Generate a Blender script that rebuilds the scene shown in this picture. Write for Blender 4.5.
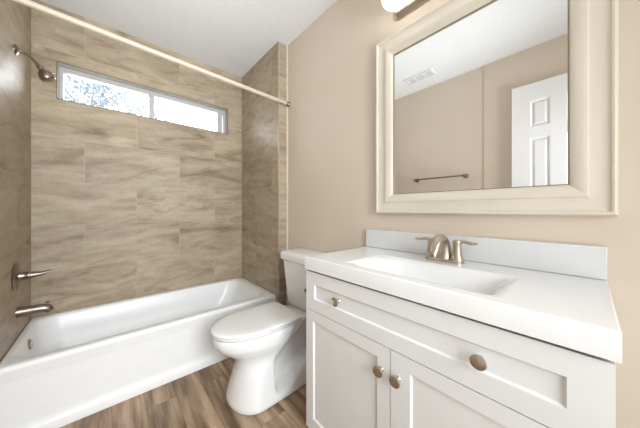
import bpy, bmesh, math, random
from mathutils import Vector, Matrix
random.seed(4)
S = bpy.context.scene
C = S.collection
for o in list(bpy.data.objects): bpy.data.objects.remove(o)

# ------------------------------------------------------------------ camera
cam_d = bpy.data.cameras.new('camera'); cam = bpy.data.objects.new('camera', cam_d); C.objects.link(cam)
cam_d.sensor_fit = 'HORIZONTAL'; cam_d.sensor_width = 36; cam_d.lens = 237.08/640*36
cam_d.shift_y = -(214-209.84)/640; cam_d.clip_start = 0.01
cam.location = (0, 0, 1.14); cam.rotation_euler = (math.pi/2, 0, -0.726)
S.camera = cam
# ------------------------------------------------------------------ world, lights, exposure
W = bpy.data.worlds.new('world'); S.world = W; W.use_nodes = True
bg = W.node_tree.nodes['Background']; bg.inputs[0].default_value = (0.93, 0.96, 1, 1); bg.inputs[1].default_value = 2.6
def area(name, loc, target, size, sizey, power, col, spread=180):
    d = bpy.data.lights.new(name, 'AREA'); d.shape = 'RECTANGLE'; d.size = size; d.size_y = sizey; d.energy = power; d.color = col
    d.spread = math.radians(spread)
    o = bpy.data.objects.new(name, d); C.objects.link(o); o.location = loc
    o.rotation_euler = (Vector(target)-Vector(loc)).to_track_quat('-Z', 'Y').to_euler()
    return o
area('rear_fill', (0.05, -1.2, 1.05), (0.55, 1.6, 0.90), 1.0, 1.9, 21, (0.90, 0.965, 1))  # added broad fill light behind the camera; no hall opening is modelled
area('tub_fill', (0.1, -1.15, 1.75), (0.35, 2.3, 0.45), 0.9, 0.9, 7.5, (0.90, 0.965, 1), 62)  # added narrow fill from behind the camera, brightens the tub end
area('ceiling_fill', (0.2, -1.1, 1.0), (0.25, 1.95, 2.63), 1.0, 0.6, 9, (0.90, 0.965, 1), 54)  # added unseen lamp aimed upward to brighten the ceiling
area('window_daylight', (0.33, 2.78, 2.10), (0.33, 1.4, 0.9), 1.15, 0.24, 6.5, (0.95, 0.98, 1))
V = S.view_settings; V.view_transform = 'Standard'; V.look = 'None'; V.gamma = 1; V.use_curve_mapping = False; V.exposure = 0.33

# ------------------------------------------------------------------ materials
def new_mat(name):
    m = bpy.data.materials.new(name); m.use_nodes = True
    nt = m.node_tree; return m, nt, nt.nodes['Principled BSDF']
def N(nt, t, **k):
    n = nt.nodes.new(t)
    for a, b in k.items(): setattr(n, a, b)
    return n
def plain(name, col, rough=0.5, metal=0.0, var=0.03, scale=12, bump=0.0, bscale=200, coat=0.0, stretch=(1, 1, 1), emit=0, spec=0.5):
    m, nt, b = new_mat(name)
    g = N(nt, 'ShaderNodeNewGeometry'); mp = N(nt, 'ShaderNodeMapping'); mp.inputs['Scale'].default_value = stretch
    nt.links.new(g.outputs['Position'], mp.inputs[0])
    no = N(nt, 'ShaderNodeTexNoise'); no.inputs['Scale'].default_value = scale; no.inputs['Detail'].default_value = 4
    nt.links.new(mp.outputs[0], no.inputs[0])
    r = N(nt, 'ShaderNodeValToRGB')
    r.color_ramp.elements[0].color = (*[c*(1-var) for c in col], 1); r.color_ramp.elements[1].color = (*[min(1, c*(1+var)) for c in col], 1)
    r.color_ramp.elements[0].position = .3; r.color_ramp.elements[1].position = .7
    nt.links.new(no.outputs[0], r.inputs[0]); nt.links.new(r.outputs[0], b.inputs['Base Color'])
    b.inputs['Roughness'].default_value = rough; b.inputs['Metallic'].default_value = metal; b.inputs['Coat Weight'].default_value = coat
    b.inputs['Specular IOR Level'].default_value = spec
    b.inputs['Coat Roughness'].default_value = .06
    if bump:
        n2 = N(nt, 'ShaderNodeTexNoise'); n2.inputs['Scale'].default_value = bscale; n2.inputs['Detail'].default_value = 3
        nt.links.new(g.outputs['Position'], n2.inputs[0])
        bu = N(nt, 'ShaderNodeBump'); bu.inputs['Strength'].default_value = bump; bu.inputs['Distance'].default_value = .002
        nt.links.new(n2.outputs[0], bu.inputs['Height']); nt.links.new(bu.outputs[0], b.inputs['Normal'])
    if emit:
        b.inputs['Emission Color'].default_value = (*col, 1); b.inputs['Emission Strength'].default_value = emit
    return m
def math_(nt, op, a, b=None):
    n = N(nt, 'ShaderNodeMath', operation=op)
    for i, v in enumerate((a, b)):
        if v is None: continue
        if isinstance(v, (int, float)): n.inputs[i].default_value = v
        else: nt.links.new(v, n.inputs[i])
    return n.outputs[0]
def ramp(nt, fac, stops):
    r = N(nt, 'ShaderNodeValToRGB'); e = r.color_ramp.elements
    while len(e) < len(stops): e.new(0.5)
    for i, (p, c) in enumerate(stops): e[i].position = p; e[i].color = (*c, 1)
    nt.links.new(fac, r.inputs[0]); return r.outputs[0]
def mixc(nt, typ, fac, a, b):
    n = N(nt, 'ShaderNodeMix', data_type='RGBA', blend_type=typ)
    for s, v in ((n.inputs[0], fac), (n.inputs[6], a), (n.inputs[7], b)):
        if isinstance(v, (int, float)): s.default_value = v
        elif isinstance(v, tuple): s.default_value = (*v, 1)
        else: nt.links.new(v, s)
    return n.outputs[2]
def tile_mat(name, axis, shift):
    m, nt, b = new_mat(name)
    g = N(nt, 'ShaderNodeNewGeometry'); sp = N(nt, 'ShaderNodeSeparateXYZ'); nt.links.new(g.outputs['Position'], sp.inputs[0])
    h = math_(nt, 'ADD', sp.outputs[axis], shift); v = math_(nt, 'ADD', math_(nt, 'SUBTRACT', sp.outputs[2], .387), math_(nt, 'MULTIPLY', math_(nt, 'GREATER_THAN', sp.outputs[2], 1.987), .32))
    cb = N(nt, 'ShaderNodeCombineXYZ'); nt.links.new(h, cb.inputs[0]); nt.links.new(v, cb.inputs[1])
    br = N(nt, 'ShaderNodeTexBrick'); nt.links.new(cb.outputs[0], br.inputs[0])
    br.offset = .5; br.offset_frequency = 2; br.squash = 1
    for k, val in (('Scale', 1), ('Mortar Size', .0022), ('Mortar Smooth', .2), ('Bias', 0), ('Brick Width', .64), ('Row Height', .32)): br.inputs[k].default_value = val
    br.inputs['Color1'].default_value = (0, 0, 0, 1); br.inputs['Color2'].default_value = (1, 1, 1, 1); br.inputs['Mortar'].default_value = (.5, .5, .5, 1)
    rnd = math_(nt, 'MULTIPLY', br.outputs['Color'], 37.0)
    # streaked stone coordinates, tilted a little, each tile its own cut
    tv = math_(nt, 'ADD', math_(nt, 'MULTIPLY', v, 5.6), math_(nt, 'MULTIPLY', h, -.45))
    c2 = N(nt, 'ShaderNodeCombineXYZ'); nt.links.new(math_(nt, 'MULTIPLY', h, 1.5), c2.inputs[0]); nt.links.new(tv, c2.inputs[1]); nt.links.new(rnd, c2.inputs[2])
    n1 = N(nt, 'ShaderNodeTexNoise'); nt.links.new(c2.outputs[0], n1.inputs[0])
    n1.inputs['Scale'].default_value = 1.35; n1.inputs['Detail'].default_value = 7; n1.inputs['Roughness'].default_value = .58; n1.inputs['Distortion'].default_value = .7
    col = ramp(nt, n1.outputs[0], [(.30, (.25, .19, .128)), (.42, (.405, .322, .232)), (.54, (.465, .382, .281)), (.70, (.53, .449, .345))])
    nf = N(nt, 'ShaderNodeTexNoise'); nt.links.new(c2.outputs[0], nf.inputs[0]); nf.inputs['Scale'].default_value = 4.2; nf.inputs['Detail'].default_value = 6; nf.inputs['Roughness'].default_value = .65
    col = mixc(nt, 'MULTIPLY', 1.0, col, ramp(nt, nf.outputs[0], [(.32, (.82, .81, .79)), (.5, (1, 1, 1)), (.7, (1.08, 1.08, 1.08))]))
    # thin dark veins
    n2 = N(nt, 'ShaderNodeTexNoise'); nt.links.new(c2.outputs[0], n2.inputs[0])
    n2.inputs['Scale'].default_value = .9; n2.inputs['Detail'].default_value = 8; n2.inputs['Roughness'].default_value = .6; n2.inputs['Distortion'].default_value = .45
    ab = math_(nt, 'ABSOLUTE', math_(nt, 'SUBTRACT', n2.outputs[0], .5))
    vein = ramp(nt, ab, [(0, (1, 1, 1)), (.028, (0, 0, 0))])
    n3 = N(nt, 'ShaderNodeTexNoise'); nt.links.new(c2.outputs[0], n3.inputs[0]); n3.inputs['Scale'].default_value = .8
    vf = math_(nt, 'MULTIPLY', vein, ramp(nt, n3.outputs[0], [(.5, (0, 0, 0)), (.72, (.7, .7, .7))]))
    col = mixc(nt, 'MIX', vf, col, (.20, .145, .10))
    c3 = N(nt, 'ShaderNodeTexNoise'); nt.links.new(g.outputs['Position'], c3.inputs[0]); c3.inputs['Scale'].default_value = 55; c3.inputs['Detail'].default_value = 4
    col = mixc(nt, 'MULTIPLY', 1.0, col, ramp(nt, c3.outputs[0], [(.3, (.9, .9, .9)), (.7, (1.0, .995, .985))]))
    tone = ramp(nt, br.outputs['Color'], [(0, (.96, .96, .965)), (1, (1.04, 1.035, 1.02))])
    col = mixc(nt, 'MULTIPLY', 1.0, col, tone)
    col = mixc(nt, 'MIX', math_(nt, 'MULTIPLY', br.outputs['Fac'], .42), col, (.56, .48, .375))
    nt.links.new(col, b.inputs['Base Color'])
    b.inputs['Roughness'].default_value = .45; b.inputs['Specular IOR Level'].default_value = .32
    bu = N(nt, 'ShaderNodeBump'); bu.inputs['Strength'].default_value = .5; bu.inputs['Distance'].default_value = .0015; bu.invert = True
    nt.links.new(br.outputs['Fac'], bu.inputs['Height']); nt.links.new(bu.outputs[0], b.inputs['Normal'])
    return m
def floor_mat():
    m, nt, b = new_mat('wood_plank_floor')
    g = N(nt, 'ShaderNodeNewGeometry'); sp = N(nt, 'ShaderNodeSeparateXYZ'); nt.links.new(g.outputs['Position'], sp.inputs[0])
    a = math_(nt, 'ADD', sp.outputs[1], -1.665); c = math_(nt, 'ADD', sp.outputs[0], -.010)
    cb = N(nt, 'ShaderNodeCombineXYZ'); nt.links.new(a, cb.inputs[0]); nt.links.new(c, cb.inputs[1])
    br = N(nt, 'ShaderNodeTexBrick'); nt.links.new(cb.outputs[0], br.inputs[0]); br.offset = .43; br.offset_frequency = 2
    for k, val in (('Scale', 1), ('Mortar Size', .0012), ('Mortar Smooth', .4), ('Bias', 0), ('Brick Width', 1.22), ('Row Height', .147)): br.inputs[k].default_value = val
    br.inputs['Color1'].default_value = (0, 0, 0, 1); br.inputs['Color2'].default_value = (1, 1, 1, 1); br.inputs['Mortar'].default_value = (.5, .5, .5, 1)
    rnd = math_(nt, 'MULTIPLY', br.outputs['Color'], 29.0)
    c2 = N(nt, 'ShaderNodeCombineXYZ'); nt.links.new(math_(nt, 'MULTIPLY', a, 1.6), c2.inputs[0]); nt.links.new(math_(nt, 'MULTIPLY', c, 13), c2.inputs[1]); nt.links.new(rnd, c2.inputs[2])
    n1 = N(nt, 'ShaderNodeTexNoise'); nt.links.new(c2.outputs[0], n1.inputs[0])
    n1.inputs['Scale'].default_value = 1.2; n1.inputs['Detail'].default_value = 5; n1.inputs['Roughness'].default_value = .5; n1.inputs['Distortion'].default_value = .5
    col = ramp(nt, n1.outputs[0], [(.31, (.125, .074, .043)), (.43, (.25, .16, .098)), (.55, (.39, .268, .175)), (.69, (.52, .385, .27))])
    c4 = N(nt, 'ShaderNodeCombineXYZ'); nt.links.new(math_(nt, 'MULTIPLY', a, 6), c4.inputs[0]); nt.links.new(math_(nt, 'MULTIPLY', c, 120), c4.inputs[1]); nt.links.new(rnd, c4.inputs[2])
    n2 = N(nt, 'ShaderNodeTexNoise'); nt.links.new(c4.outputs[0], n2.inputs[0]); n2.inputs['Scale'].default_value = 1; n2.inputs['Detail'].default_value = 4
    col = mixc(nt, 'MULTIPLY', 1.0, col, ramp(nt, n2.outputs[0], [(.3, (.86, .86, .86)), (.7, (1.1, 1.1, 1.1))]))
    col = mixc(nt, 'MULTIPLY', 1.0, col, ramp(nt, br.outputs['Color'], [(0, (.82, .8, .78)), (1, (1.18, 1.16, 1.14))]))
    col = mixc(nt, 'MIX', br.outputs['Fac'], col, (.16, .105, .07))
    nt.links.new(col, b.inputs['Base Color']); b.inputs['Roughness'].default_value = .42
    return m
M = {}
M['tile_back'] = tile_mat('stone_tile_back', 0, .143)
M['tile_side'] = tile_mat('stone_tile_side', 1, .0)
M['floor'] = floor_mat()
M['paint'] = plain('beige_wall_paint', (.70, .605, .50), .6, var=.015, scale=2.5, bump=.12, bscale=160)
M['ceil'] = plain('white_ceiling_texture', (.76, .76, .765), .8, var=.02, scale=30, bump=.5, bscale=70)
M['tub'] = plain('white_tub_enamel', (.84, .84, .845), .32, var=.01)
M['porcelain'] = plain('white_porcelain', (.84, .84, .84), .16, var=.005, coat=.1)
M['seat'] = plain('white_seat_plastic', (.84, .84, .83), .2, var=.005)
M['cab'] = plain('white_cabinet_lacquer', (.79, .79, .785), .38, var=.01)
M['top'] = plain('white_cultured_marble', (.84, .84, .84), .14, var=.01, coat=.3)
M['splash'] = plain('white_backsplash', (.74, .75, .765), .2, var=.01)
M['nickel'] = plain('brushed_nickel', (.50, .44, .35), .38, metal=1, var=.06, scale=60, stretch=(1, 1, 6))
M['nickel_dark'] = plain('dark_brushed_nickel', (.30, .25, .21), .33, metal=1, var=.08, scale=60)
M['knob'] = plain('satin_nickel_knob', (.62, .56, .48), .24, metal=1, var=.03)
M['rod'] = plain('cream_nickel_rod', (.60, .52, .42), .6, metal=.1, var=.02)
M['frame'] = plain('champagne_washed_frame', (.73, .67, .575), .36, var=.06, scale=14, stretch=(1, 1, .18))
M['frame_h'] = plain('champagne_washed_rail', (.73, .67, .575), .36, var=.06, scale=14, stretch=(1, .18, 1))
M['lip'] = plain('brown_frame_lip', (.30, .24, .17), .4, var=.05)
M['vinyl'] = plain('window_vinyl', (.50, .50, .50), .45, var=.03)
M['jamb'] = plain('window_jamb_lining', (.47, .44, .40), .55, var=.08, scale=20)
M['bead'] = plain('bronze_edge_trim', (.20, .15, .11), .4, metal=.5, var=.05)
M['doorw'] = plain('white_door_paint', (.87, .87, .88), .25, var=.01)
M['caulk'] = plain('cream_caulk', (.74, .67, .58), .6, var=.02)
M['edge'] = plain('stone_edge_trim', (.40, .32, .235), .35, var=.18, scale=10)
M['dark'] = plain('dark_gap', (.06, .055, .05), .7, var=.05)
M['vent'] = plain('vent_metal', (.62, .62, .63), .5, var=.02)
M['leaf'] = plain('pale_leaves', (.34, .40, .44), .6, var=.25, scale=3)
M['bark'] = plain('grey_bark', (.30, .31, .31), .8, var=.2, scale=9)
M['ground'] = plain('dry_ground', (.3, .28, .22), .9, var=.2, scale=2)
M['globe'] = plain('opal_glass', (1, .97, .92), .25, var=0, emit=2.2)
def mirror_mat():
    m, nt, b = new_mat('mirror_silver'); b.inputs['Base Color'].default_value = (.93, .94, .94, 1); b.inputs['Metallic'].default_value = 1; b.inputs['Roughness'].default_value = .005
    return m
M['mirror'] = mirror_mat()
def glass_mat():
    m, nt, b = new_mat('window_glass'); nt.nodes.remove(b)
    t = N(nt, 'ShaderNodeBsdfTransparent'); t.inputs[0].default_value = (.96, .97, .98, 1)
    gl = N(nt, 'ShaderNodeBsdfGlossy'); gl.inputs['Roughness'].default_value = .02
    f = N(nt, 'ShaderNodeFresnel'); f.inputs[0].default_value = 1.45
    mx = N(nt, 'ShaderNodeMixShader'); nt.links.new(f.outputs[0], mx.inputs[0]); nt.links.new(t.outputs[0], mx.inputs[1]); nt.links.new(gl.outputs[0], mx.inputs[2])
    nt.links.new(mx.outputs[0], nt.nodes['Material Output'].inputs[0]); return m
M['glass'] = glass_mat()

# ------------------------------------------------------------------ helpers
def obj(name, bm, mat, parent=None, smooth=None, bevel=0, seg=2):
    """link one mesh; geometry is given in world coordinates, kept when parented"""
    bmesh.ops.remove_doubles(bm, verts=bm.verts, dist=1e-6)
    bmesh.ops.recalc_face_normals(bm, faces=bm.faces)
    me = bpy.data.meshes.new(name); bm.to_mesh(me); bm.free()
    o = bpy.data.objects.new(name, me); C.objects.link(o)
    if mat is not None: me.materials.append(mat)
    if smooth is not None:
        for p in me.polygons: p.use_smooth = True
        me.set_sharp_from_angle(angle=math.radians(smooth))
    if bevel:
        b = o.modifiers.new('bevel', 'BEVEL'); b.width = bevel; b.segments = seg; b.limit_method = 'ANGLE'; b.angle_limit = math.radians(40)
        for p in me.polygons: p.use_smooth = True
        me.set_sharp_from_angle(angle=math.radians(60))
        b.harden_normals = False
    if parent is not None:
        # origin at the part's own centre, relative to the parent chain
        pass
        base = world_of(parent)
        co = sum((v.co for v in me.vertices), Vector()) / max(1, len(me.vertices))
        me.transform(Matrix.Translation(-co)); o.parent = parent; o.location = co - base
    return o
def world_of(o):
    v = Vector((0, 0, 0))
    while o is not None: v = v + Vector(o.location); o = o.parent
    return v
def thing(name, label, cat, loc, group=None):
    o = bpy.data.objects.new(name, None); o.empty_display_size = .1; C.objects.link(o); o.location = loc
    o['label'] = label; o['category'] = cat
    if group: o['group'] = group
    return o
def tag(o, label, cat, group=None):
    o['label'] = label; o['category'] = cat
    if group: o['group'] = group
    return o
def struct(name, bm, mat, parent=None, **k):
    o = obj(name, bm, mat, parent, **k)
    if parent is None: o['kind'] = 'structure'
    return o
def box(bm, x0, x1, y0, y1, z0, z1):
    vs = [bm.verts.new((x, y, z)) for z in (z0, z1) for y in (y0, y1) for x in (x0, x1)]
    for f in ((0, 1, 3, 2), (4, 6, 7, 5), (0, 4, 5, 1), (2, 3, 7, 6), (0, 2, 6, 4), (1, 5, 7, 3)): bm.faces.new([vs[i] for i in f])
    return bm
def B(*a):
    bm = bmesh.new()
    if isinstance(a[0], (tuple, list)):
        for t in a: box(bm, *t)
    else: box(bm, *a)
    return bm
def loft(bm, loops, cap0=True, cap1=True, closed=True):
    rings = [[bm.verts.new(p) for p in L] for L in loops]
    n = len(rings[0])
    for a, b in zip(rings, rings[1:]):
        for i in range(n if closed else n-1):
            j = (i+1) % n; bm.faces.new((a[i], a[j], b[j], b[i]))
    if cap0: bm.faces.new(rings[0][::-1])
    if cap1: bm.faces.new(rings[-1])
    return rings
def lathe(bm, prof, origin, axis, n=32):
    """prof: (radius, distance along axis)"""
    ax = Vector(axis).normalized(); t = Vector((0, 0, 1)) if abs(ax.z) < .9 else Vector((1, 0, 0))
    u = ax.cross(t).normalized(); w = ax.cross(u); o = Vector(origin)
    loft(bm, [[o+ax*d+(u*math.cos(2*math.pi*i/n)+w*math.sin(2*math.pi*i/n))*max(r, 1e-4) for i in range(n)] for r, d in prof])
    return bm
def bez(pts, n=8):
    """catmull-rom through points"""
    P = [Vector(p) for p in pts]; P = [P[0]*2-P[1]]+P+[P[-1]*2-P[-2]]; out = []
    for i in range(1, len(P)-2):
        for k in range(n):
            t = k/n; a, b, c, d = P[i-1:i+3]
            out.append(.5*((2*b)+(-a+c)*t+(2*a-5*b+4*c-d)*t*t+(-a+3*b-3*c+d)*t**3))
    out.append(P[-2]); return out
def tube(bm, pts, rad, n=16, flat=None, up=(0, 1, 0)):
    """swept tube; rad number or list along pts; flat = list of (side,up) scale pairs"""
    P = [Vector(p) for p in pts]; loops = []; upv = Vector(up)
    for i, p in enumerate(P):
        d = (P[min(i+1, len(P)-1)]-P[max(i-1, 0)]).normalized()
        s = d.cross(upv)
        if s.length < 1e-4: s = d.cross(Vector((1, 0, 0)))
        s.normalize(); w = s.cross(d).normalized()
        f = i/(len(P)-1)
        def samp(L):
            if not isinstance(L, (list, tuple)): return L
            q = f*(len(L)-1); a = int(min(q, len(L)-2)); t = q-a; return L[a]*(1-t)+L[a+1]*t
        r = samp(rad); fs = samp([x[0] for x in flat]) if flat else 1; fw = samp([x[1] for x in flat]) if flat else 1
        loops.append([p+s*math.cos(2*math.pi*k/n)*r*fs+w*math.sin(2*math.pi*k/n)*r*fw for k in range(n)])
    loft(bm, loops); return bm
def rrect(x0, x1, y0, y1, r, n=8):
    pts = []
    for cx, cy, a0 in ((x1-r, y1-r, 0), (x0+r, y1-r, 90), (x0+r, y0+r, 180), (x1-r, y0+r, 270)):
        for k in range(n+1):
            a = math.radians(a0+90*k/n); pts.append((cx+r*math.cos(a), cy+r*math.sin(a)))
    return pts
def panel_x(bm, x, y0, y1, z0, z1, thick, openings, depth, slope=.006, dirn=-1):
    """a slab whose face at x looks towards dirn*x, with sunk rectangular panels (y0,y1,z0,z1)"""
    ys = sorted({y0, y1, *[v for o in openings for v in o[:2]]}); zs = sorted({z0, z1, *[v for o in openings for v in o[2:]]})
    def inside(a, b, c, d):
        return any(o[0]-1e-6 <= a and b <= o[1]+1e-6 and o[2]-1e-6 <= c and d <= o[3]+1e-6 for o in openings)
    for a, b in zip(ys, ys[1:]):
        for c, d in zip(zs, zs[1:]):
            if not inside(a, b, c, d): bm.faces.new([bm.verts.new((x, *p)) for p in ((a, c), (b, c), (b, d), (a, d))])
    xi = x-dirn*depth
    for a, b, c, d in openings:
        o = [(x, a, c), (x, b, c), (x, b, d), (x, a, d)]
        i = [(xi, a+slope, c+slope), (xi, b-slope, c+slope), (xi, b-slope, d-slope), (xi, a+slope, d-slope)]
        ov = [bm.verts.new(p) for p in o]; iv = [bm.verts.new(p) for p in i]
        for k in range(4): bm.faces.new((ov[k], ov[(k+1) % 4], iv[(k+1) % 4], iv[k]))
        bm.faces.new(iv)
    xb = x-dirn*thick
    for q in (((x, y0, z0), (x, y1, z0), (xb, y1, z0), (xb, y0, z0)), ((x, y0, z1), (x, y1, z1), (xb, y1, z1), (xb, y0, z1)),
              ((x, y0, z0), (x, y0, z1), (xb, y0, z1), (xb, y0, z0)), ((x, y1, z0), (x, y1, z1), (xb, y1, z1), (xb, y1, z0)),
              ((xb, y0, z0), (xb, y1, z0), (xb, y1, z1), (xb, y0, z1))):
        bm.faces.new([bm.verts.new(p) for p in q])
    return bm

# ------------------------------------------------------------------ room
XL, XLt, XR, XRt = -.50, -.409, 1.207, 1.111      # painted / tiled side planes
YB, YS, H = 2.576, 1.806, 2.626                    # tiled back plane, front of the alcove stubs, ceiling
YN = -1.35
struct('floor', B(-.7, 1.35, YN-.1, 2.75, -.08, 0), M['floor'])
struct('ceiling', B(-.7, 1.35, YN-.1, 2.75, H, H+.08), M['ceil'])
struct('wall_right', B(XR, 1.35, YN, YB, 0, H), M['paint'])
struct('wall_left', B((-.7, XL, .704, YS, 0, H), (-.7, XL+.006, YN, .704, 0, H)), M['paint'])
struct('wall_near', B((-.7, 1.35, YN-.1, YN, 0, H)), M['paint'])
struct('wall_alcove_right', B(XRt, XR, YS, YB, 0, H), M['tile_side'])
struct('wall_alcove_left', B(-.7, XLt, YS, YB, 0, H), M['tile_side'])
WX0, WX1, WZ0, WZ1 = -.290, .957, 1.951, 2.228
bm = bmesh.new()
box(bm, -.7, WX0, YB, 2.75, 0, H); box(bm, WX1, 1.35, YB, 2.75, 0, H); box(bm, WX0, WX1, YB, 2.75, 0, WZ0); box(bm, WX0, WX1, YB, 2.75, WZ1, H)
struct('wall_back', bm, M['tile_back'])
struct('trim_1', B(XRt-.002, XRt+.012, YS-.004, YS+.012, .387, H), M['edge'], bevel=.003)      # tile corner edging
struct('trim_2', B(XR-.012, XR, YS-.010, YS, 0, H), M['caulk'], bevel=.003)                  # pale strip at paint
# window: lining, frame, centre post, two panes
w = thing('window_1', '', '', (.33, 2.64, 2.09)); del w['label'], w['category']; w['kind'] = 'structure'
def ring(bm, x0, x1, z0, z1, y0, y1, t, tb=None):
    tb = t if tb is None else tb
    box(bm, x0, x0+t, y0, y1, z0, z1); box(bm, x1-t, x1, y0, y1, z0, z1)
    box(bm, x0+t, x1-t, y0, y1, z0, z0+tb); box(bm, x0+t, x1-t, y0, y1, z1-t, z1); return bm
struct('jamb_lining', ring(bmesh.new(), WX0, WX1, WZ0, WZ1, YB+.002, 2.66, .006), M['jamb'], w)
struct('edge_trim', ring(bmesh.new(), WX0, WX1, WZ0, WZ1, YB-.004, YB+.003, .005), M['bead'], w)
struct('window_frame', ring(bmesh.new(), WX0+.006, WX1-.006, WZ0+.006, WZ1-.006, 2.636, 2.69, .020, .014), M['vinyl'], w, bevel=.002)
struct('head_rail', B(WX0+.026, WX1-.026, 2.637, 2.69, WZ1-.042, WZ1-.024), M['vinyl'], w)
struct('center_post', B(.268, .305, 2.632, 2.685, WZ0+.014, WZ1-.036), M['vinyl'], w, bevel=.003)
struct('latch', B(.272, .300, 2.618, 2.634, WZ1-.056, WZ1-.034), M['vinyl'], w, bevel=.003)
struct('sash_stile', B(.872, .920, 2.646, 2.675, WZ0+.02, WZ1-.038), M['vinyl'], w, bevel=.002)
struct('pane', B(WX0+.02, .270, 2.664, 2.668, WZ0+.018, WZ1-.036), M['glass'], w)
struct('pane', B(.303, WX1-.02, 2.664, 2.668, WZ0+.018, WZ1-.036), M['glass'], w)
# white panel door folded back against the left wall (seen in the mirror)
bm = bmesh.new(); y0, y1 = -.150, .472
ops = []
for a, b in ((y0+.132, y0+.262), (y1-.262, y1-.132)):
    for c, d in ((1.885, 2.12), (1.02, 1.785), (.24, .86)): ops.append((a, b, c, d))
panel_x(bm, -.452, y0, y1, .012, 2.276, .034, ops, .010, slope=.014, dirn=1)
for a, b, c, d in ops:   # raised fields
    a += .026; b -= .026; c += .026; d -= .026
    loft(bm, [[(-.462, a-.01, c-.01), (-.462, b+.01, c-.01), (-.462, b+.01, d+.01), (-.462, a-.01, d+.01)],
              [(-.454, a+.006, c+.006), (-.454, b-.006, c+.006), (-.454, b-.006, d-.006), (-.454, a+.006, d-.006)]], cap0=False)
d1 = struct('door_1', bm, M['doorw'])
bm = bmesh.new(); lathe(bm, [(.028, 0), (.028, .006), (.012, .010), (.011, .035), (.026, .048), (.029, .062), (.022, .074), (.001, .078)], (-.452, .41, .95), (1, 0, 0))
obj('door_knob', bm, M['nickel'], d1, smooth=50)

# ------------------------------------------------------------------ outdoors beyond the window
t = obj('garden_ground', B(-12, 12, 2.9, 30, -1.6, -1.5), M['ground']); t['kind'] = 'structure'
def tree(name, x, y, h, r, n, label):
    t = thing(name, label, 'tree', (x, y, -1.5), 'trees outside the window')
    bm = bmesh.new(); tube(bm, bez([(x, y, -1.5), (x+.08, y, 0), (x-.1, y+.1, h*.5), (x+.1, y, h)], 6), [.06, .05, .03, .012], 10)
    for k in range(12):
        a = random.uniform(0, 6.28); z = random.uniform(h*.35, h*.9); l = r*random.uniform(.5, .9)
        tube(bm, [(x, y, z), (x+math.cos(a)*l*.5, y+math.sin(a)*l*.5, z+l*.35), (x+math.cos(a)*l, y+math.sin(a)*l, z+l*.5)], [.012, .009, .004], 6)
    obj('trunk', bm, M['bark'], t, smooth=60)
    bm = bmesh.new()
    for k in range(n):
        while True:
            v = Vector([random.uniform(-1, 1) for _ in range(3)])
            if .2 < v.length < 1: break
        if math.sin(v.x*7+v.z*3)+math.cos(v.z*8+v.y*5) < -.5: continue
        p = Vector((x, y, h*.72))+Vector((v.x*r, v.y*r, v.z*r*.95))
        s = random.uniform(.025, .055); m = Matrix.Rotation(random.uniform(0, 6.28), 3, Vector([random.uniform(-1, 1) for _ in range(3)]).normalized())
        q = [Vector((-s*1.5, 0, 0)), Vector((0, -s*.6, .006)), Vector((s*1.5, 0, 0)), Vector((0, s*.6, .006)), Vector((0, 0, -.004))]
        vs = [bm.verts.new(p+m@c) for c in q]
        bm.faces.new((vs[0], vs[1], vs[3])); bm.faces.new((vs[1], vs[2], vs[3]))
    o = obj('foliage', bm, M['leaf'], t); return t
tree('garden_tree', -.35, 8.2, 4.6, 1.7, 6500, 'pale leafy garden tree seen through the left window pane')

# ------------------------------------------------------------------ bathtub
tubt = thing('bathtub', 'long white alcove bathtub under the tiled wall with the window', 'bathtub', (.35, 2.2, 0))
bm = bmesh.new(); g = .002
X0, X1, Y0, Y1 = XLt+g, XRt-g, 1.837, YB-g
def lp(x0, x1, y0, y1, r, z): return [(a, b, z) for a, b in rrect(x0, x1, y0, y1, r, 10)]
loops = [lp(X0, X1, Y0+.004, Y1, .004, .345), lp(X0, X1, Y0, Y1, .004, .362), lp(X0, X1, Y0, Y1, .004, .374), lp(X0+.002, X1-.002, Y0+.005, Y1-.002, .006, .383),
         lp(X0+.006, X1-.006, Y0+.014, Y1-.006, .01, .387), lp(X0+.026, X1-.07, Y0+.050, Y1-.030, .11, .387), lp(X0+.034, X1-.08, Y0+.060, Y1-.038, .11, .382),
         lp(X0+.040, X1-.088, Y0+.068, Y1-.046, .11, .368), lp(X0+.052, X1-.13, Y0+.085, Y1-.062, .12, .26), lp(X0+.075, X1-.20, Y0+.105, Y1-.085, .13, .14),
         lp(X0+.11, X1-.27, Y0+.135, Y1-.115, .13, .085), lp(X0+.17, X1-.34, Y0+.19, Y1-.17, .12, .065), lp(X0+.30, X1-.5, Y0+.28, Y1-.26, .08, .062)]
loft(bm, loops, cap0=False)
obj('basin', bm, M['tub'], tubt, smooth=50)
prof = [(Y0+.004, .346), (Y0+.006, .330), (Y0+.010, .314), (Y0+.012, .30), (Y0+.009, .09), (Y0+.007, .072), (Y0-.002, .052), (Y0-.006, .045), (Y0-.008, .002), (Y0+.03, .002), (Y0+.03, .346)]
bm = bmesh.new(); loft(bm, [[(x, y, z) for y, z in prof] for x in (X0, X1)])
obj('apron', bm, M['tub'], tubt, smooth=40)
bm = bmesh.new(); lathe(bm, [(.030, 0), (.032, .006), (.026, .012), (.001, .013)], (-.366, 2.24, .325), (1, 0, .12)); lathe(bm, [(.008, .012), (.007, .017), (.001, .018)], (-.366, 2.24, .325), (1, 0, .12))
obj('overflow_plate', bm, M['nickel'], tubt, smooth=40)
bm = bmesh.new(); lathe(bm, [(.035, 0), (.035, .003), (.02, .005), (.001, .004)], (-.12, 2.2, .0625), (0, 0, 1)); obj('drain', bm, M['nickel'], tubt, smooth=40)

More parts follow.
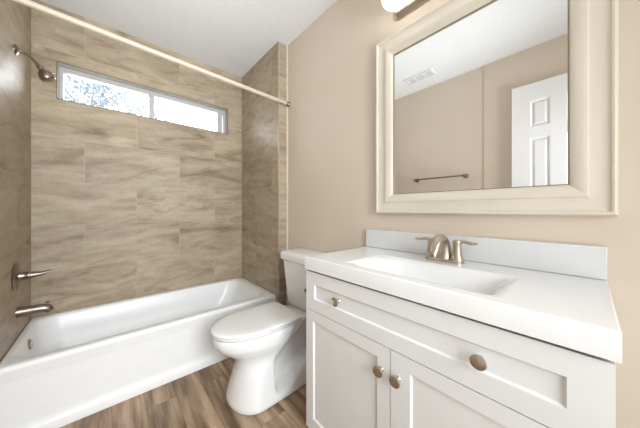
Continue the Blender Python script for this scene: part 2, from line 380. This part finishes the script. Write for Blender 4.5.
# ------------------------------------------------------------------ shower fittings on the left tiled wall
YT = 2.2
t = thing('wall_shower', 'brushed nickel shower head on a bent arm high on the left tiled wall', 'shower head', (XLt, YT, 2.06))
bm = bmesh.new(); lathe(bm, [(.030, 0), (.030, .003), (.022, .010), (.011, .014)], (XLt, YT, 2.068), (1, 0, 0)); obj('flange', bm, M['nickel_dark'], t, smooth=40)
bm = bmesh.new(); tube(bm, bez([(XLt+.004, YT, 2.068), (-.375, YT, 2.066), (-.345, YT, 2.045), (-.316, YT, 2.004)], 8), .0085, 14); obj('arm', bm, M['nickel_dark'], t, smooth=60)
bm = bmesh.new(); dv = (.50, 0, -.86)
lathe(bm, [(.009, 0), (.014, .004), (.016, .012), (.013, .02), (.015, .028), (.028, .038), (.034, .055), (.035, .070), (.032, .082), (.030, .084), (.001, .082)], (-.320, YT, 2.012), dv)
obj('spray_head', bm, M['nickel_dark'], t, smooth=50)
bm = bmesh.new(); lathe(bm, [(.006, 0), (.006, .012), (.002, .013)], (-.268, YT, 1.985), (.9, 0, .3), 12); obj('lever', bm, M['nickel_dark'], t, smooth=50)
t = thing('shower_valve', 'round brushed nickel shower valve with one lever on left tiled wall', 'shower valve', (XLt, YT, .752))
bm = bmesh.new(); lathe(bm, [(.078, 0), (.080, .003), (.076, .008), (.055, .013), (.025, .016)], (XLt, YT, .752), (1, 0, 0), 40); obj('escutcheon', bm, M['nickel_dark'], t, smooth=40)
bm = bmesh.new(); lathe(bm, [(.026, .010), (.024, .03), (.021, .045), (.022, .047), (.022, .055), (.018, .062), (.004, .066)], (XLt, YT, .752), (1, 0, 0)); obj('stem', bm, M['nickel_dark'], t, smooth=40)
bm = bmesh.new(); tube(bm, bez([(-.352, YT, .752), (-.33, YT, .753), (-.30, YT, .757), (-.268, YT, .768)], 6), [.020, .0175, .013, .009], 14, flat=[(1, 1), (1, 1), (.8, 1.2), (.6, 1.3)]); obj('lever', bm, M['nickel_dark'], t, smooth=60)
t = thing('tub_spout', 'brushed nickel tub spout with diverter knob above the bathtub', 'tub spout', (XLt, YT, .525)); YT = 2.235
bm = bmesh.new(); tube(bm, bez([(XLt, YT, .534), (-.36, YT, .534), (-.315, YT, .533), (-.290, YT, .527), (-.278, YT, .508)], 6), [.030, .027, .025, .023, .019], 20); obj('spout', bm, M['nickel_dark'], t, smooth=50)
bm = bmesh.new(); lathe(bm, [(.004, 0), (.004, .016), (.009, .018), (.009, .024), (.001, .026)], (-.289, YT, .545), (0, 0, 1), 16); obj('diverter', bm, M['nickel_dark'], t, smooth=40)
t = thing('shower_curtain_rod', 'long straight pale metal curtain rod across the tub alcove near ceiling', 'curtain rod', (.37, 1.785, 2.09))
bm = bmesh.new(); tube(bm, [(-.495, 1.78, 2.138), (.3, 1.78, 2.114), (1.195, 1.78, 2.088)], .0155, 18); obj('rod', bm, M['rod'], t, smooth=50)
for x, s, z in ((XL, 1, 2.138), (XR, -1, 2.088)):
    bm = bmesh.new(); lathe(bm, [(.024, 0), (.024, .006), (.019, .012), (.019, .03), (.016, .032)], (x, 1.78, z), (s, 0, 0)); obj('flange', bm, M['nickel_dark'], t, smooth=40)

# ------------------------------------------------------------------ toilet
TY = 1.38
tl = thing('toilet', 'white two-piece elongated toilet with closed lid between vanity and tub', 'toilet', (.85, TY, 0))
def sm(a, b, x): t = max(0, min(1, (x-a)/(b-a))); return t*t*(3-2*t)
def egg(x, xf, xb, hw, pf=.47, cap=.03):
    """half-width of an elongated D outline: round nose at xf, squarish back at xb"""
    nose = (xb-xf)*pf
    if x < xf+nose: t = (x-xf)/nose; y = hw*math.sqrt(max(0, 1-(1-t)**2))
    else: y = hw*(1-.07*((x-xf-nose)/(xb-xf-nose))**2)
    if x > xb-cap: t = (x-xb+cap)/cap; y -= cap*(1-math.sqrt(max(0, 1-t*t)))
    return max(y, 0)
def outline(xf, xb, hw, pf=.47, cap=.03, n=26, fn=None):
    xs = [xf+(xb-xf)*(1-math.cos(math.pi*k/n))/2 for k in range(n+1)]
    up = []; dn = []
    for x in xs:
        y = egg(x, xf, xb, hw, pf, cap)
        if fn: y = fn(x, y)
        up.append((x, TY+y)); dn.append((x, TY-y))
    return up[:-1]+[(xs[-1], up[-1][1])]+[(xs[-1], dn[-1][1])]+dn[1:-1][::-1] + ([] )
def solid(bm, specs):
    loft(bm, [[(a, b, z) for a, b in outline(*s)] for z, s in specs])
# bowl and pedestal: (height, front, back, half width)
sec = [(.001, .521, 1.06, .168), (.012, .515, 1.065, .175), (.03, .517, 1.065, .173), (.08, .530, 1.06, .162), (.14, .548, 1.06, .151), (.19, .561, 1.06, .145),
       (.215, .563, 1.06, .143), (.24, .560, 1.06, .142), (.265, .548, 1.06, .144), (.29, .522, 1.06, .151), (.32, .482, 1.06, .165), (.35, .453, 1.07, .176), (.38, .438, 1.08, .180), (.405, .434, 1.085, .182), (.418, .436, 1.085, .180), (.424, .446, 1.08, .172)]
def interp(z):
    for a, b in zip(sec, sec[1:]):
        if a[0] <= z <= b[0]:
            t = (z-a[0])/(b[0]-a[0]); return [a[k]*(1-t)+b[k]*t for k in range(4)]
    return sec[-1]
bm = bmesh.new(); loops = []
zs = sorted({s[0] for s in sec} | {.045, .055, .065, .075, .09, .11, .125, .155, .17, .18, .2, .225, .25, .275, .3, .31, .33, .34, .36})
for z in zs:
    _, xf, xb, hw = interp(z)
    def fn(x, y, z=z):
        r = sm(.735, .765, x)*sm(.045, .075, z - .09*sm(.80, .98, x))*(1-sm(.20+.22*sm(.74, .95, x), .27+.25*sm(.74, .95, x), z))
        y2 = y - .085*r
        # trapway swelling: a diagonal bulge running down to the back
        dl = abs((z-.25)+(x-.80)*(-.9)+.0) / 1.35
        y2 += .030*r*math.exp(-(dl/.035)**2)
        y2 += .018*r*math.exp(-(((x-.93)/.05)**2+((z-.14)/.05)**2))
        return max(y2, 0)
    xs_n = 60
    loops.append([(a, b, z) for a, b in outline(xf, xb, hw, .24+.26*sm(.16, .34, z), .03, xs_n, fn)])
loft(bm, loops)
obj('bowl', bm, M['porcelain'], tl, smooth=70)
for s in (1, -1):
    bm = bmesh.new(); lathe(bm, [(.012, 0), (.012, .008), (.007, .014), (.001, .015)], (.86, TY+s*.128, .056), (0, s*.5, 1), 16); obj('bolt_cap', bm, M['porcelain'], tl, smooth=50)
bm = bmesh.new(); solid(bm, [(.425, (.436, .92, .168)), (.429, (.429, .926, .176)), (.437, (.427, .928, .178)), (.440, (.430, .926, .175))]); obj('seat', bm, M['seat'], tl, smooth=50)
bm = bmesh.new(); solid(bm, [(.4445, (.436, .920, .168)), (.4465, (.424, .932, .180)), (.453, (.422, .934, .182)), (.459, (.426, .930, .178)), (.463, (.440, .918, .165)), (.465, (.49, .88, .12))]); obj('seat_lid', bm, M['seat'], tl, smooth=50)
for s in (1, -1):
    bm = bmesh.new(); lathe(bm, [(.012, 0), (.014, .004), (.014, .016), (.010, .02), (.001, .021)], (.950, TY+s*.075, .4235), (0, 0, 1), 18); obj('hinge', bm, M['seat'], tl, smooth=50)
bm = bmesh.new()
def rl(x0, x1, hw, r, z): return [(a, b, z) for a, b in rrect(x0, x1, TY-hw, TY+hw, r, 8)]
loft(bm, [rl(1.030, 1.185, .150, .04, .4245), rl(1.020, 1.19, .166, .04, .44), rl(1.016, 1.192, .172, .04, .50), rl(.998, 1.195, .196, .04, .758)])
tank = obj('tank', bm, M['porcelain'], tl, smooth=50)
bm = bmesh.new(); lathe(bm, [(.012, 0), (.012, .006), (.008, .010), (.001, .011)], (1.012, 1.285, .585), (-1, 0, .07), 16); obj('tank_disc', bm, M['nickel_dark'], tank, smooth=50)  # small dark metal disc on the tank front
bm = bmesh.new()
loft(bm, [rl(.996, 1.196, .198, .04, .759), rl(.982, 1.199, .212, .045, .768), rl(.979, 1.200, .215, .045, .800), rl(.984, 1.199, .210, .045, .816), rl(.997, 1.19, .197, .04, .824), rl(1.03, 1.16, .16, .03, .827)])
obj('tank_lid', bm, M['porcelain'], tl, smooth=50)

# ------------------------------------------------------------------ vanity
FX = .715; VY0, VY1 = -.037, .9065
v = thing('vanity_cabinet', 'white shaker vanity cabinet with nickel knobs against the beige wall', 'vanity', (.96, .433, 0))
bm = bmesh.new(); xa, xb = FX+.020, XR-.003
for q in ((xa, xb, VY0, VY0+.018, .001, .853), (xa, xb, VY1-.018, VY1, .001, .853), (xb-.01, xb, VY0+.018, VY1-.018, .001, .80), (xa+.018, xb-.01, VY0+.018, VY1-.018, .09, .108),
          (xa, xa+.018, VY0+.018, VY1-.018, .78, .853), (xa, xa+.018, VY0+.018, VY1-.018, .64, .69), (xa, xa+.018, VY0+.018, VY1-.018, .09, .12), (xa, xa+.018, .43, .46, .12, .64), (xa+.05, xa+.065, VY0+.018, VY1-.018, .001, .09)): box(bm, *q)
obj('carcass', bm, M['cab'], v, bevel=.0015)
GZ = .665; GY = .446
bm = bmesh.new(); panel_x(bm, FX, VY0+.001, VY1-.001, GZ+.002, .847, .019, [(.028, .846, .722, .790)], .007, slope=.005)
dr = obj('drawer', bm, M['cab'], v)
bm = bmesh.new(); panel_x(bm, FX, GY+.002, VY1-.001, .095, GZ-.0015, .019, [(GY+.052, VY1-.052, .155, .616)], .007, slope=.005)
dl = obj('door', bm, M['cab'], v)
bm = bmesh.new(); panel_x(bm, FX, VY0+.001, GY-.002, .095, GZ-.0015, .019, [(VY0+.052, GY-.072, .155, .616)], .007, slope=.005)
dR = obj('door', bm, M['cab'], v)
def knob(parent, y, z):
    x = FX if parent is not dr else FX+.007
    bm = bmesh.new(); lathe(bm, [(.010, 0), (.009, .003), (.0065, .005), (.0065, .012), (.012, .015), (.0185, .018), (.0195, .0215), (.0185, .0245), (.015, .0255), (.008, .0265), (.001, .0268)], (x, y, z), (-1, 0, 0), 24)
    obj('knob', bm, M['knob'], parent, smooth=50)
knob(dr, .697, .756); knob(dr, .184, .752); knob(dl, .481, .580); knob(dR, .416, .580)
# top with moulded basin
TX0, TX1, TY0, TY1, TZ, TB = .706, XR-.002, -.043, .907, .914, .856
t = thing('countertop', 'white vanity countertop with moulded rectangular sink basin', 'countertop', (.955, .43, TB))
bm = bmesh.new(); nx, ny = 90, 150
bx0, bx1, by0, by1 = .752, 1.028, .150, .695
def depth(x, y):
    a = sm(bx0, bx0+.075, x)*(1-sm(bx1-.085, bx1, x)); b = sm(by0, by0+.12, y)*(1-sm(by1-.16, by1, y))
    e = sm(bx0-.002, bx0+.012, x)*(1-sm(bx1-.012, bx1+.002, x))*sm(by0-.002, by0+.014, y)*(1-sm(by1-.014, by1+.002, y))
    return .003*e+.095*a*b
xs = [TX0+(TX1-TX0)*i/nx for i in range(nx+1)]; ys = [TY0+(TY1-TY0)*j/ny for j in range(ny+1)]
def edge_drop(x, y):
    d = min(x-TX0, y-TY0, TY1-y); return 0 if d > .004 else .004-math.sqrt(max(0, .004**2-(.004-d)**2))
xs = sorted(xs+[TX0+.001, TX0+.0025, TX0+.004]); ys = sorted(ys+[TY0+.001, TY0+.0025, TY0+.004, TY1-.001, TY1-.0025, TY1-.004])
gr = [[bm.verts.new((x, y, TZ-depth(x, y)-edge_drop(x, y))) for y in ys] for x in xs]
for i in range(len(xs)-1):
    for j in range(len(ys)-1): bm.faces.new((gr[i][j], gr[i+1][j], gr[i+1][j+1], gr[i][j+1]))
rim = [gr[i][0] for i in range(len(xs))]+[gr[-1][j] for j in range(1, len(ys))]+[gr[i][-1] for i in range(len(xs)-2, -1, -1)]+[gr[0][j] for j in range(len(ys)-2, 0, -1)]
low = [bm.verts.new((p.co.x, p.co.y, TB)) for p in rim]
for i in range(len(rim)): j = (i+1) % len(rim); bm.faces.new((rim[i], rim[j], low[j], low[i]))
obj('counter', bm, M['top'], t, smooth=50)
bm = bmesh.new(); lathe(bm, [(.021, 0), (.021, .002), (.012, .004), (.001, .003)], (.89, .42, .8152), (0, 0, 1), 24); obj('drain', bm, M['nickel'], t, smooth=40)
tag(obj('backsplash', B(XR-.022, XR-.001, TY0, TY1, TZ+.001, 1.021), M['splash'], bevel=.002), 'long low white backsplash panel standing behind the vanity faucet', 'backsplash')
# ------------------------------------------------------------------ faucet
fx, fy = 1.105, .42
f = thing('faucet', 'brushed nickel two-handle bathroom faucet on the white vanity top', 'faucet', (fx, fy, TZ))
bm = bmesh.new()
loft(bm, [[(a, b, z) for a, b in rrect(fx-w_, fx+w_, fy-l_, fy+l_, w_*.98, 8)] for z, w_, l_ in ((TZ+.0005, .027, .080), (TZ+.008, .027, .080), (TZ+.013, .022, .074))])
obj('base_plate', bm, M['nickel'], f, smooth=40)
bm = bmesh.new()
tube(bm, bez([(fx+.006, fy, TZ+.008), (fx+.006, fy, TZ+.040), (fx-.004, fy, TZ+.078), (fx-.034, fy, TZ+.102), (fx-.072, fy, TZ+.090), (fx-.098, fy, TZ+.056), (fx-.103, fy, TZ+.040)], 8),
     [.028, .025, .022, .020, .0175, .0150, .0145], 22, flat=[(1.15, 1.15), (1.1, 1.15), (1, 1.2), (.95, 1.2), (.9, 1.15), (1, 1)])
sp = obj('spout', bm, M['nickel'], f, smooth=60)
bm = bmesh.new(); lathe(bm, [(.0125, 0), (.0135, .002), (.0135, .012), (.011, .014), (.001, .013)], (fx-.1025, fy, TZ+.043), (-.12, 0, -1), 20); obj('aerator', bm, M['nickel_dark'], sp, smooth=50)
for s in (1, -1):
    y = fy+s*.0535
    bm = bmesh.new(); lathe(bm, [(.0255, .010), (.0255, .020), (.0225, .024), (.018, .045), (.0155, .07), (.0165, .086), (.0175, .092), (.014, .097), (.001, .098)], (fx, y, TZ), (0, 0, 1), 28)
    h = obj('handle', bm, M['nickel'], f, smooth=50)
    bm = bmesh.new()
    tube(bm, bez([(fx, y+s*.006, TZ+.089), (fx, y+s*.026, TZ+.093), (fx, y+s*.052, TZ+.088), (fx, y+s*.074, TZ+.089)], 6), [.010, .009, .012, .007], 14, flat=[(.8, 1), (.7, 1.0), (.55, 1.25), (.6, 1.2)], up=(1, 0, 0))
    obj('lever', bm, M['nickel'], h, smooth=60)

# ------------------------------------------------------------------ mirror
MY0, MY1, MZ0, MZ1 = -.065, .827, 1.121, 2.115
m = thing('wall_mirror', 'large rectangular mirror in a wide whitewashed moulded frame above the vanity', 'mirror', (XR, .381, 1.62))
# frame profile: (inset from outer edge, height off the wall)
prof = [(0, .001), (0, .031), (.003, .036), (.008, .038), (.013, .036), (.015, .030), (.028, .0275), (.045, .028), (.060, .031), (.064, .035), (.068, .0355), (.078, .034), (.092, .030), (.103, .022), (.107, .014), (.107, .001)]
def rail(side):
    bm = bmesh.new(); c = []
    for k in (0, 1):
        ring_ = []
        for i_, h_ in prof:
            y = (MY0+i_, MY1-i_); z = (MZ0+i_, MZ1-i_)
            p = {'bottom': (y[k], z[0]), 'top': (y[k], z[1]), 'left': (y[1], z[k]), 'right': (y[0], z[k])}[side]
            ring_.append((XR-h_, *p))
        c.append(ring_)
    loft(bm, c); return bm
for s_ in ('top', 'bottom', 'left', 'right'):
    obj('frame_rail' if s_ in ('top', 'bottom') else 'frame_stile', rail(s_), M['frame_h'] if s_ in ('top', 'bottom') else M['frame'], m, smooth=28)
a0, a1, c0, c1 = MY0+.106, MY1-.106, MZ0+.106, MZ1-.106
obj('inner_lip', B((XR-.018, XR-.006, a0, a0+.004, c0, c1), (XR-.018, XR-.006, a1-.004, a1, c0, c1), (XR-.018, XR-.006, a0+.004, a1-.004, c0, c0+.003), (XR-.018, XR-.006, a0+.004, a1-.004, c1-.006, c1)), M['lip'], m)
obj('mirror_glass', B(XR-.014, XR-.004, MY0+.10, MY1-.10, MZ0+.10, MZ1-.10), M['mirror'], m)

# ------------------------------------------------------------------ vanity light above the mirror
L = thing('vanity_light', 'wall light bar with white glass globes mounted above the framed mirror', 'wall light', (XR, .38, 2.24))
bm = bmesh.new(); loft(bm, [[(x, a, b) for a, b in rrect(.38-l_, .38+l_, 2.232-h_, 2.232+h_, h_*.98, 8)] for x, l_, h_ in ((XR-.001, .345, .036), (XR-.012, .345, .036), (XR-.018, .335, .026), (XR-.030, .330, .020), (XR-.034, .325, .015))])
obj('back_plate', bm, M['nickel'], L, smooth=35)
for y in (.65, .38, .11):
    bm = bmesh.new(); tube(bm, [(XR-.026, y, 2.234), (XR-.032, y, 2.235), (XR-.036, y, 2.236)], .010, 12); arm = obj('arm', bm, M['nickel'], L, smooth=60)
    bm = bmesh.new(); lathe(bm, [(.024, 0), (.026, .004), (.024, .016), (.010, .022)], (XR-.046, y, 2.236), (1, 0, 0), 20); obj('socket_cup', bm, M['nickel'], arm, smooth=40)
    bm = bmesh.new(); lathe(bm, [(.022, -.056), (.048, -.050), (.068, -.032), (.075, -.008), (.073, .018), (.066, .042), (.045, .058), (.018, .066), (.001, .067)], (XR-.107, y, 2.247), (0, 0, 1), 32)
    gl = obj('globe', bm, M['globe'], arm, smooth=70); gl.location.z += .0

# ------------------------------------------------------------------ towel bar, ceiling vent (seen in the mirror)
t = thing('towel_bar', 'thin brushed nickel towel bar on beige wall, seen in the mirror', 'towel bar', (XL, 1.15, 1.505))
bm = bmesh.new(); tube(bm, [(-.427, .86, 1.507), (-.427, 1.15, 1.507), (-.427, 1.42, 1.507)], .0085, 14); obj('bar', bm, M['nickel_dark'], t, smooth=50)
for y in (.87, 1.41):
    bm = bmesh.new(); lathe(bm, [(.026, 0), (.026, .006), (.014, .012), (.011, .05), (.015, .056), (.015, .075), (.010, .080), (.001, .081)], (XL, y, 1.507), (1, 0, 0), 24); obj('bracket', bm, M['nickel_dark'], t, smooth=40)
t = thing('ceiling_vent', 'rectangular white louvred air vent in the ceiling, seen in the mirror', 'vent', (-.205, 1.235, H))
vx0, vx1, vy0, vy1 = -.275, -.135, 1.085, 1.385
bm = bmesh.new()
for q in ((vx0, vx1, vy0, vy0+.02), (vx0, vx1, vy1-.02, vy1), (vx0, vx0+.02, vy0+.02, vy1-.02), (vx1-.02, vx1, vy0+.02, vy1-.02), (vx0+.02, vx1-.02, 1.175, 1.19), (vx0+.02, vx1-.02, 1.28, 1.295)): box(bm, *q, H-.012, H-.001)
obj('frame', bm, M['ceil'], t)
obj('backing', B(vx0+.02, vx1-.02, vy0+.02, vy1-.02, H-.003, H-.001), M['vent'], t)
for k in range(7):
    x = vx0+.026+k*.0148; bm = bmesh.new()
    loft(bm, [[(x, y, H-.011), (x+.0015, y, H-.0115), (x+.013, y, H-.005), (x+.0115, y, H-.0045)] for y in (vy0+.021, vy1-.021)])
    obj('slat', bm, M['vent'], t)
